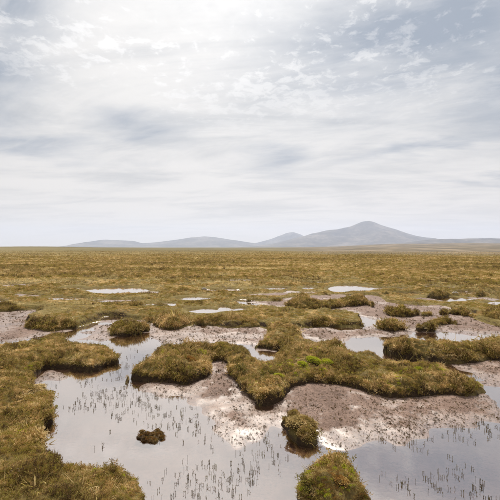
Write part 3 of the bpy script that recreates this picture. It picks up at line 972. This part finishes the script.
bank('peat_hummock', 'dark ragged heather hummock farther back, above the round one', 'hummock',
     [(388, 314), (391, 310), (400, 308), (412, 309.5), (417, 314), (410, 317), (398, 317.5)], 0.20, 0.07, 0.04, 0.10, 0.045, {'grass': 0.5, 'heather': 1.5, 'moss': 0.6, 'red': 1.0}, 211, G)
bank('peat_hummock', 'small dark heather knob at the near end of a grassy strip on the mud', 'hummock',
     [(418, 328), (419, 323.5), (426, 322), (432, 324), (433, 329), (428, 331.5), (421, 331)], 0.19, 0.06, 0.03, 0.08, 0.03, {'grass': 0.3, 'heather': 1.6, 'moss': 0.5}, 221, G)
bank('peat_hummock', 'thin grassy strip trailing right from the small dark knob', 'hummock',
     [(428, 323.5), (434, 319.5), (446, 319), (455, 321.5), (454, 324.8), (444, 325.6), (433, 326)], 0.11, 0.03, 0.03, 0.08, 0.025, {'grass': 1.4, 'heather': 0.7, 'moss': 0.8}, 231, G)
bank('peat_hummock', 'tiny tuft of heather standing alone behind the small dark knob', 'hummock',
     [(422, 315), (425, 311.5), (430, 312), (431, 315.5), (426, 317)], 0.13, 0.04, 0.03, 0.08, 0.02, {'grass': 0.5, 'heather': 1.5, 'moss': 0.5}, 241, G)
bank('peat_hummock', 'heather hummock at the moor edge near the right end of the far mudflat', 'hummock',
     [(442, 312), (446, 308.5), (456, 307), (465, 310), (466, 313.5), (456, 315.5), (446, 314.5)], 0.20, 0.06, 0.04, 0.10, 0.03, {'grass': 0.7, 'heather': 1.4, 'moss': 0.6}, 251, G)

RG = 'heather ridges along the moor edge'
for lab, pts, H_, sd_ in (
    ('heather ridge along the front of the long grassy tongue, right half', [(300, 326), (306, 319), (325, 318), (345, 318), (358, 321), (362, 326), (350, 327.5), (335, 326.5), (318, 328)], 0.20, 401),
    ('heather ridge along the front of the long grassy tongue, left half', [(196, 322), (205, 316), (225, 315), (250, 317), (272, 318), (280, 324), (262, 328), (240, 329), (220, 327.5), (205, 325)], 0.20, 411),
    ('dark heathery rim of the rounded moor spit at the far left', [(26, 326), (32, 321), (48, 319), (66, 319), (82, 321), (88, 325), (76, 328), (60, 330.5), (46, 331.5), (33, 330)], 0.20, 421),
    ('heather ridge on the moor edge above the smooth low hummock', [(148, 322), (150, 317), (165, 315), (184, 316), (192, 321), (190, 326), (176, 329), (164, 329), (156, 325)], 0.19, 431),
    ('dark heather row beyond the right end of the far mudflat', [(418, 297), (424, 292), (440, 290.5), (462, 291), (482, 292), (486, 295), (470, 297), (450, 296.5), (436, 298)], 0.26, 441),
    ('dark heather row behind the long narrow far hummock', [(322, 295), (330, 291.5), (348, 291), (368, 291.5), (388, 293), (392, 296), (372, 297), (350, 295.5), (336, 296.5)], 0.25, 451),
    ('heather row left of the long narrow far hummock', [(244, 301), (250, 297), (268, 296), (290, 296.5), (308, 297), (310, 299.5), (292, 301), (270, 302.5), (256, 302)], 0.23, 461),
    ('ragged heather edge of the moor at the far right', [(470, 318), (474, 312), (488, 311), (505, 313), (520, 318), (512, 325), (498, 326), (484, 322)], 0.20, 471),
    ('low heather row on the moor behind the left mudflat', [(112, 306), (120, 301.5), (140, 300), (164, 300.5), (188, 302), (194, 305), (172, 307), (148, 306.5), (128, 308)], 0.21, 481),
    ('low heather row at the back of the mud at the left edge', [(-30, 311), (-20, 305), (0, 303.5), (24, 304), (40, 307), (44, 310.5), (24, 311), (4, 312)], 0.20, 491)):
    bank('heather_ridge', lab, 'heather ridge', pts, H_ - 0.05, 0.06, 0.045, 0.28, 0.05, {'grass': 0.9, 'heather': 1.3, 'moss': 0.9, 'lichen': 0.3}, sd_, RG, lsize=0.3)

# ------------------------------------------------------------------ cover of the open moor
def isle_sd(x, y):
    m = np.full(len(x), -9.0)
    for I in ISLES:
        lo = I.poly.min(0) - 0.3; hi = I.poly.max(0) + 0.3
        k = (x > lo[0]) & (x < hi[0]) & (y > lo[1]) & (y < hi[1])
        if k.any():
            m[k] = np.maximum(m[k], sdf(x[k], y[k], I.poly))
    return m


def moor_cover(name, label, cat, kind, r1, r2, n, scale, thr, seed, power=1.0):
    # more pieces near by, larger pieces far off
    u = rng.random(n)
    if power == 2.0:
        r = np.sqrt(r1 * r1 + (r2 * r2 - r1 * r1) * u)
    else:
        p = power
        r = (r1 ** p + (r2 ** p - r1 ** p) * u) ** (1 / p)
    az = np.radians(rng.uniform(-43, 43, n))
    x = np.sin(az) * r; y = np.cos(az) * r
    z, d = ground_z(x, y, 'pools')
    f = 0.5 + 0.35 * fbm(x, y, 1.6, 3, seed) + 0.35 * fbm(x, y * 2.2, 9, 3, seed + 1)
    ok = (d > 0.03) & (rng.random(n) < sst(f, thr - 0.2, thr + 0.2) * (1 - 0.8 * sst(r, 70, 130) * sst(np.degrees(az), 2, 14)))
    x, y, z, r = x[ok], y[ok], z[ok], r[ok]
    s = scale * np.clip(r / 12, 0.9, 2.5) * (0.55 + 0.45 * sst(d[ok], 0.0, 0.9)) * rng.lognormal(0, 0.25, len(x))
    o = scatter(name, kind, np.stack([x, y, z], 1), rots(len(x), 0.25), s)
    tag(o, label, cat)
    return o


moor_cover('moor_grass', 'dry tan and olive grass covering the open moor', 'grass', 'grass', 7.5, 260, 260000, 1.0, 0.2, 301, 0.5)
moor_cover('moor_heather', 'dark heather scattered through the moor grass', 'heather', 'heather', 7.5, 260, 120000, 1.1, 0.55, 311, 0.45)
moor_cover('moor_moss', 'low moss patches between the moor plants', 'moss', 'moss', 7.5, 90, 120000, 1.15, 0.35, 321, 0.55)

# small plants rooted in the bare mud
n = 60000
u = rng.uniform(-30, 530, n); v = rng.uniform(298, 450, n)
t_ = CAM_H * FPX / (v - VH)
x = (u - 250) / FPX * t_; y = t_
z, d = ground_z(x, y, True)
f = 0.5 + 0.5 * fbm(x, y, 0.8, 3, 333)
ok = (d < -0.05) & (z > 0.001) & (isle_sd(x, y) < -0.02) & (rng.random(n) < sst(f, -0.35, 0.8) * 0.4)
P3 = np.stack([x, y, z], 1)[ok]
o = scatter('mud_plants', 'mudplant', P3, rots(len(P3), 0.3), rng.lognormal(0, 0.35, len(P3)) * np.clip(P3[:, 1] / 6, 0.7, 1.6) * 0.6)
tag(o, 'tiny dark plants dotting the bare wet mudflats', 'plants')

# ------------------------------------------------------------------ single plants and lumps on the banks
def on_isle(I, u, v):
    """point of the bank's surface met by a sight line"""
    z = I.H + 0.05
    for _ in range(8):
        x, y = ground_pt(u, v, z)
        z = float(I.height(np.array([x]), np.array([y]))[0][0])
    return x, y, z


def bush_meshes(seed, mat):
    random.seed(seed)
    V, F = [], []
    SV, SF = [], []
    for s in range(34):
        a = random.uniform(0, 6.283); e = random.uniform(0.15, 1.35)
        L = random.uniform(0.75, 1.05)
        d = np.array((math.cos(a) * math.cos(e), math.sin(a) * math.cos(e), math.sin(e) * 0.8))
        base = np.array((math.cos(a) * 0.12, math.sin(a) * 0.12, -0.12))
        tip = base + d * L
        i = len(SV)
        n1 = np.cross(d, (0.3, 0.2, 1)); n1 /= np.linalg.norm(n1); n2 = np.cross(d, n1); n2 /= np.linalg.norm(n2)
        for q, rr in ((base, 0.03), (tip, 0.008)):
            for k in range(3):
                SV.append(tuple(q + (n1 * math.cos(k * 2.094) + n2 * math.sin(k * 2.094)) * rr))
        SF += [(i + k, i + (k + 1) % 3, i + 3 + (k + 1) % 3, i + 3 + k) for k in range(3)]
        for k in range(26):
            t = random.uniform(0.35, 1.05)
            c = base + d * L * t + np.array([random.gauss(0, 0.06) for _ in range(3)])
            leaf(V, F, c, d + np.array([random.gauss(0, 0.5) for _ in range(3)]), random.uniform(0.09, 0.18), 0.07)
    me = bpy.data.meshes.new('foliage'); me.from_pydata(V, [], F); me.materials.append(mat)
    ms = bpy.data.meshes.new('stems'); ms.from_pydata(SV, [], SF); ms.materials.append(M['wood'])
    return me, ms


BUSH = [bush_meshes(900 + i, M['bush']) for i in range(3)]
BUSHB = [bush_meshes(920 + i, M['heather']) for i in range(3)]


def bush(I, u, v, size, label, kind=BUSH, i=0, flat=0.75):
    x, y, z = on_isle(I, u, v)
    r = empty('heather_bush', (x, y, z - 0.01))
    r.scale = (size, size, size * flat)
    r.rotation_euler = (0, 0, u * 0.37)
    tag(r, label, 'heather bush', 'heather bushes on the banks')
    for nm, me in zip(('foliage', 'stems'), kind[i % 3]):
        o = bpy.data.objects.new(nm, me)
        col.objects.link(o)
        o.parent = r
    return r


bush(main_bank, 243, 372, 0.16, 'dark green heather bush at the left end of the central bank', BUSH, 0)
bush(main_bank, 268, 391, 0.17, 'dark heather bush on the lowest left corner of the central bank, above the mud', BUSH, 1)
bush(main_bank, 280, 343, 0.10, 'brown heather bush on the neck joining the central bank to the grassy tongue', BUSHB, 0)
bush(main_bank, 405, 369, 0.17, 'rounded brown heather bush standing up in the right half of the central bank', BUSHB, 1)
bush(main_bank, 325, 352, 0.16, 'dark heather bush on the far side of the central bank, beside the pale pool', BUSHB, 2)
bush(main_bank, 455, 381, 0.15, 'heather bush near the right tip of the central bank', BUSHB, 0)
bush(back_bank, 397, 346, 0.20, 'tall dark heather bush at the left end of the back bank', BUSHB, 1, 0.9)
bush(back_bank, 415, 350, 0.17, 'dark heather bush on the front rim of the back bank', BUSHB, 2, 0.9)
bush(left_isle, 171, 362, 0.13, 'green heather bush on the rim of the long hummock left of centre', BUSH, 2)
bush(left_isle, 188, 351, 0.14, 'brown heather bush on the back of the long hummock left of centre', BUSHB, 0)
bush(left_isle, 232, 350, 0.13, 'heather bush on the strip linking the long hummock to the central bank', BUSH, 0)
bush(front_isle, 334, 458, 0.12, 'leafy heather bush crowning the nearest hummock', BUSH, 1)
bush(front_isle, 308, 480, 0.10, 'dark heather bush on the left flank of the nearest hummock', BUSH, 2)
bush(pool_isle, 287, 414, 0.08, 'dark heather bush at the back left of the small tilted hummock', BUSH, 0)
bush(far_isle, 310, 303, 0.26, 'dark heather bush at the left end of the long narrow far hummock', BUSHB, 1)
bush(left_bank, 75, 461, 0.09, 'green heather bush on the rim of the front lobe of the left bank', BUSH, 1)


def cushion_mesh(seed, mat, n=1300, ls=0.19):
    """domed cushion of packed moss or lichen shoots over a solid lump, radius 1"""
    random.seed(seed)
    V, F = [], []
    k = 16
    rings = [(0.85, -0.35), (0.85, -0.1), (0.78, 0.15), (0.58, 0.36), (0.3, 0.48), (0.0, 0.5)]
    for rr, zz in rings:
        for j in range(k):
            a = j * 6.283 / k
            q = 1 + 0.18 * math.sin(2 * a + seed) + 0.1 * math.sin(5 * a + 2 * seed)
            V.append((rr * q * math.cos(a), rr * q * math.sin(a), zz * (1 + 0.15 * math.sin(3 * a + seed))))
    for i in range(len(rings) - 1):
        for j in range(k):
            F.append((i * k + j, i * k + (j + 1) % k, (i + 1) * k + (j + 1) % k, (i + 1) * k + j))
    for i in range(n):
        a = random.uniform(0, 6.283); r = math.sqrt(random.random()) * random.choice((1, 1, 1, 1.15))
        q = 1 + 0.18 * math.sin(2 * a + seed) + 0.1 * math.sin(5 * a + 2 * seed)
        z = 0.66 * math.sqrt(max(0.0, 1 - min(r, 1) ** 2.4)) * (1 + 0.12 * math.sin(9 * r + 3 * a))
        leaf(V, F, (r * q * math.cos(a), r * q * math.sin(a), z - 0.05), (r * math.cos(a) + random.gauss(0, .35), r * math.sin(a) + random.gauss(0, .35), 1 - 0.6 * r), ls * random.uniform(0.8, 1.5), ls * 0.6)
    me = bpy.data.meshes.new('cushion')
    me.from_pydata(V, [], F)
    me.materials.append(M['core'])
    me.materials.append(mat)
    nb = (len(rings) - 1) * k
    me.polygons.foreach_set('material_index', [0] * nb + [1] * (len(me.polygons) - nb))
    return me


CUSH = {k: [cushion_mesh(s + i * 3, M[k]) for i in range(2)] for k, s in (('bright_moss', 1), ('lichen', 2), ('red_moss', 3))}


def cushion(I, u, v, size, kind, label, i=0, flat=0.8):
    x, y, z = on_isle(I, u, v)
    nm, cat, grp = {'bright_moss': ('moss_cushion', 'moss', 'bright green moss cushions'), 'lichen': ('lichen_mound', 'lichen', 'pale lichen mounds'), 'red_moss': ('red_moss_cushion', 'moss', 'rusty moss cushions')}[kind]
    o = bpy.data.objects.new(nm, CUSH[kind][i % 2])
    col.objects.link(o)
    o.location = (x, y, z - (0.08 if kind == 'bright_moss' else 0.25) * size * flat)
    o.rotation_euler = (0, 0, u * 0.71 + v)
    o.scale = (size * 1.25, size * 0.9, size * flat)
    tag(o, label, cat, grp)
    return o


cushion(main_bank, 313, 361, 0.11, 'bright_moss', 'largest bright yellow-green moss cushion, middle of the central bank', 0)
cushion(main_bank, 327, 364, 0.09, 'bright_moss', 'bright moss cushion just right of the largest one on the central bank', 1)
cushion(main_bank, 302, 366, 0.07, 'bright_moss', 'small bright moss cushion just left of the largest one on the central bank', 1)
cushion(main_bank, 405, 385, 0.10, 'bright_moss', 'bright moss cushion on the front rim at the right of the central bank', 0)
cushion(main_bank, 420, 388, 0.08, 'bright_moss', 'moss cushion hanging over the front rim, right of its bright neighbour', 1)
cushion(main_bank, 279, 395, 0.05, 'bright_moss', 'small moss cushion under the lowest left bush of the central bank', 0)
cushion(left_isle, 193, 366, 0.11, 'lichen', 'pale rounded lichen mound on the right end of the long hummock', 0)
cushion(left_isle, 188, 375, 0.10, 'red_moss', 'rusty moss cushion at the front of the long hummock left of centre', 0)
cushion(pool_isle, 301, 420, 0.13, 'lichen', 'pale lichen mound on top of the small tilted hummock', 1, 0.45)
cushion(pool_isle, 309, 436, 0.075, 'red_moss', 'rusty red moss cushion low on the front of the small tilted hummock', 1)
cushion(front_isle, 338, 482, 0.06, 'red_moss', 'orange moss cushion in the middle of the nearest hummock', 0, 0.6)
cushion(far_isle, 358, 299, 0.26, 'lichen', 'pale cream lump at the right end of the long narrow far hummock', 0, 0.7)
cushion(main_bank, 284, 354, 0.10, 'red_moss', 'orange-gold moss cushion at the head of the small inlet in the central bank', 0, 0.5)
cushion(left_bank, 33, 393, 0.12, 'lichen', 'pale tan mound on the notch of the left bank beside the pool', 0, 0.5)


def rock(u, v, size, label, seed):
    random.seed(seed)
    x, y = ground_pt(u, v, 0.2)
    z = float(ground_z(np.array([x]), np.array([y]))[0])
    V, F = [], []
    k = 10
    for i, (rr, zz) in enumerate(((0.95, -0.3), (1.0, 0.1), (0.8, 0.45), (0.45, 0.66), (0.0, 0.7))):
        for j in range(k):
            a = j * 6.283 / k
            q = 1 + random.uniform(-0.16, 0.16)
            V.append((rr * q * math.cos(a) * size, rr * q * math.sin(a) * size * 0.7, zz * size * (1 + random.uniform(-0.1, 0.1))))
    for i in range(4):
        for j in range(k):
            F.append((i * k + j, i * k + (j + 1) % k, (i + 1) * k + (j + 1) % k, (i + 1) * k + j))
    o = mesh_obj('boulder', V, F, M['stone'], shade=False)
    o.location = (x, y, z + 0.02)
    tag(o, label, 'boulder', 'pale boulders on the moor')
    return o


rock(455, 291, 0.15, 'pale boulder on the moor above the right end of the far mudflat', 5)
rock(204, 287, 0.12, 'small pale boulder on the moor left of the middle', 6)

# brown clump of peat lumps in the pool
cx, cy = ground_pt(151, 437)
clump = empty('peat_clump', (cx, cy, 0))
tag(clump, 'little cluster of brown peat lumps breaking the surface of the pool', 'peat clump')
random.seed(77)
for k, (du, dv, s) in enumerate(((-10, 0, 3.4), (-6, 3, 3.0), (-1, 3, 3.6), (1, -2, 3.4), (6, 0, 3.6), (9, -3, 2.8), (3, 4, 3.0), (-4, -2, 2.2), (11, 1, 2.0), (6, -5, 2.0), (-9, -4, 2.2))):
    x, y = ground_pt(151 + du, 437 + dv)
    s = s / FPX * y
    V, F = [], []
    kk = 9
    for rr, zz in ((0.9, -0.9), (1.05, -0.1), (0.95, 0.22), (0.6, 0.5), (0.0, 0.58)):
        for j in range(kk):
            a = j * 6.283 / kk
            q = 0.9 + random.uniform(-0.35, 0.35)
            V.append((rr * q * math.cos(a) * s * 1.2, rr * q * math.sin(a) * s * 1.3, zz * s * (1 + random.uniform(-0.2, 0.2)) + 0.004))
    for i in range(4):
        for j in range(kk):
            F.append((i * kk + j, i * kk + (j + 1) % kk, (i + 1) * kk + (j + 1) % kk, (i + 1) * kk + j))
    o = mesh_obj('peat_lump', V, F, M['mudplant'], clump)
    o.location = (x - cx, y - cy, 0)
for nm_, kd_, cnt_, sc2 in (('moss_cover', 'red', 420, 0.34), ('plant_cover', 'mudplant', 220, 0.6)):
    lp = [(o.location.x, o.location.y, 0.02) for o in clump.children if o.name.startswith('peat_lump')]
    pk = np.array([lp[i] for i in rng.integers(0, len(lp), cnt_)])
    off = np.clip(rng.normal(0, 0.018, (cnt_, 2)), -0.036, 0.036)
    pz = np.maximum(0.024 - 16.0 * (off ** 2).sum(1), 0.002)
    scatter(nm_, kd_, np.stack([pk[:, 0] + off[:, 0], pk[:, 1] + off[:, 1], pz], 1), rots(cnt_, 0.5), rng.uniform(0.6, 1.2, cnt_) * sc2, clump)

# ------------------------------------------------------------------ shoots standing in the pools
def shoot_mesh(seed):
    random.seed(seed)
    V, F = [], []
    for s in range(random.choice((1, 1, 2, 2, 3, 4))):
        bx, by = random.gauss(0, 0.008), random.gauss(0, 0.008)
        h = random.choice((0.5, 0.7, 0.9, 1.3)) * random.uniform(0.018, 0.036)
        lx, ly = random.gauss(0, 0.10), random.gauss(0, 0.10)
        i = len(V)
        pts = [(-0.05, 0.0), (h * 0.5, 0.35), (h, 1.0)]
        for k, (z, b) in enumerate(pts):
            rr = (0.0014, 0.0013, 0.0008)[k]
            for j in range(3):
                V.append((bx + lx * h * b + rr * math.cos(j * 2.094), by + ly * h * b + rr * math.sin(j * 2.094), z))
        for k in range(2):
            F += [(i + k * 3 + j, i + k * 3 + (j + 1) % 3, i + k * 3 + 3 + (j + 1) % 3, i + k * 3 + 3 + j) for j in range(3)]
        for k in range(random.choice((2, 3, 4))):
            t = random.uniform(0.3, 1.0)
            leaf(V, F, (bx + lx * h * t, by + ly * h * t, h * t), (random.gauss(0, 0.5), random.gauss(0, 0.5), 1.0), random.uniform(0.008, 0.018), 0.0035)
    me = bpy.data.meshes.new('shoot')
    me.from_pydata(V, [], F)
    me.materials.append(M['sedge'])
    return me


SHOOT = [shoot_mesh(500 + i) for i in range(10)]
ZONES = [
    ((52, 175), (370, 456), 300, 0.28), ((150, 292), (425, 500), 190, 0.30), ((372, 500), (432, 500), 130, 0.18),
    ((120, 240), (390, 428), 80, 0.34), ((455, 500), (396, 432), 35, 0.3), ((80, 157), (345, 372), 70, 0.35),
]
MARKS = [(128, 412, 'in open water above and left of the peat clump'), (100, 400, 'in the middle of the left pool'), (64, 432, 'close under the notch of the left bank'),
         (70, 395, 'near the notched shore of the left bank'), (105, 440, 'behind the front lobe of the left bank'), (128, 440, 'just left of the peat clump'),
         (152, 455, 'just below the peat clump'), (178, 438, 'just right of the peat clump'), (165, 490, 'at the bottom edge beside the front lobe of the left bank'),
         (200, 470, 'in the bright water below and right of the peat clump'), (215, 495, 'at the bottom edge in the middle of the bright water'), (240, 460, 'in the bright water off the tip of the mudflat'),
         (250, 492, 'at the bottom edge left of the nearest hummock'), (278, 470, 'in the water just left of the nearest hummock'), (278, 450, 'in the water left of the small tilted hummock'),
         (382, 460, 'in dark water just right of the nearest hummock'), (388, 492, 'at the bottom edge just right of the nearest hummock'), (415, 455, 'in dark water below the middle of the mudflat'),
         (430, 485, 'low in the middle of the dark right pool'), (460, 455, 'in the dark pool below the right end of the mudflat'), (480, 490, 'in the bottom right corner of the dark pool'),
         (490, 440, 'at the right edge of the dark pool'), (175, 408, 'off the shore of the mudflat below the long hummock'), (480, 415, 'in the narrow water at the tip of the central bank'),
         (120, 358, 'in the channel between the left bank and the long hummock')]
cand = []
for zi, ((u0, u1), (v0, v1), cnt, th) in enumerate(ZONES):
    u = rng.uniform(u0, u1, cnt * 4); v = rng.uniform(v0, v1, cnt * 4)
    # shoots come up in straggling lines
    u = np.round(u / 7.0) * 7.0 + rng.normal(0, 2.4, len(u))
    p = np.array([ground_pt(a, b) for a, b in zip(u, v)])
    f = 0.5 + 0.5 * fbm(p[:, 0], p[:, 1], 0.7, 3, 700 + zi)
    zz = ground_z(p[:, 0], p[:, 1])
    ok = (zz < 0.004) & (isle_sd(p[:, 0], p[:, 1]) < -0.05) & (rng.random(len(u)) < sst(f, th + 0.1, th + 0.5))
    for q in np.nonzero(ok)[0][:cnt]:
        mk = min(MARKS, key=lambda k: (k[0] - u[q]) ** 2 + (k[1] - v[q]) ** 2)
        cand.append((p[q][1], p[q][0], mk[2]))
cand.sort()
for k, (y, x, zi) in enumerate(cand[:300]):
    o = bpy.data.objects.new('sedge_shoot', SHOOT[random.randrange(10)])
    col.objects.link(o)
    o.location = (x, y, 0)
    o.rotation_euler = (0, 0, random.uniform(0, 6.283))
    s = random.uniform(0.7, 1.15)
    o.scale = (1, 1, s)
    tag(o, 'slim dark sedge shoot ' + zi, 'sedge', 'sedge shoots ' + zi)
V, F = [], []
for (y, x, zi) in cand[300:]:
    me = SHOOT[random.randrange(10)]
    a = random.uniform(0, 6.283); ca, sa = math.cos(a), math.sin(a); i = len(V); s = random.uniform(0.7, 1.2)
    V += [(x + v.co.x * ca - v.co.y * sa, y + v.co.x * sa + v.co.y * ca, v.co.z * s) for v in me.vertices]
    F += [tuple(i + q for q in p.vertices) for p in me.polygons]
o = mesh_obj('distant_sedge', V, F, M['sedge'], shade=False)
tag(o, 'sparse sedge standing in the farther pool water', 'sedge', kind='stuff')
print('shoots', len(cand))

# ------------------------------------------------------------------ air
HB = (-11600, 11600, -11600, 11600, -14, 640)
V = [(x, y, z) for z in HB[4:] for (x, y) in ((HB[0], HB[2]), (HB[1], HB[2]), (HB[1], HB[3]), (HB[0], HB[3]))]
F = [(3, 2, 1, 0), (4, 5, 6, 7), (0, 1, 5, 4), (1, 2, 6, 5), (2, 3, 7, 6), (3, 0, 4, 7)]
hm, t = new_mat('haze_air')
pv = t.n('ShaderNodeVolumePrincipled')
pv.inputs['Color'].default_value = (0.71, 0.80, 1.0, 1)
pv.inputs['Density'].default_value = 1.06e-4
pv.inputs['Anisotropy'].default_value = 0.35
o_ = t.n('ShaderNodeOutputMaterial')
t.t.links.new(pv.outputs[0], o_.inputs['Volume'])
haze = mesh_obj('haze', V, F, hm, shade=False)
tag(haze, 'thin pale haze over the moor fading the far hills', 'haze', kind='stuff')
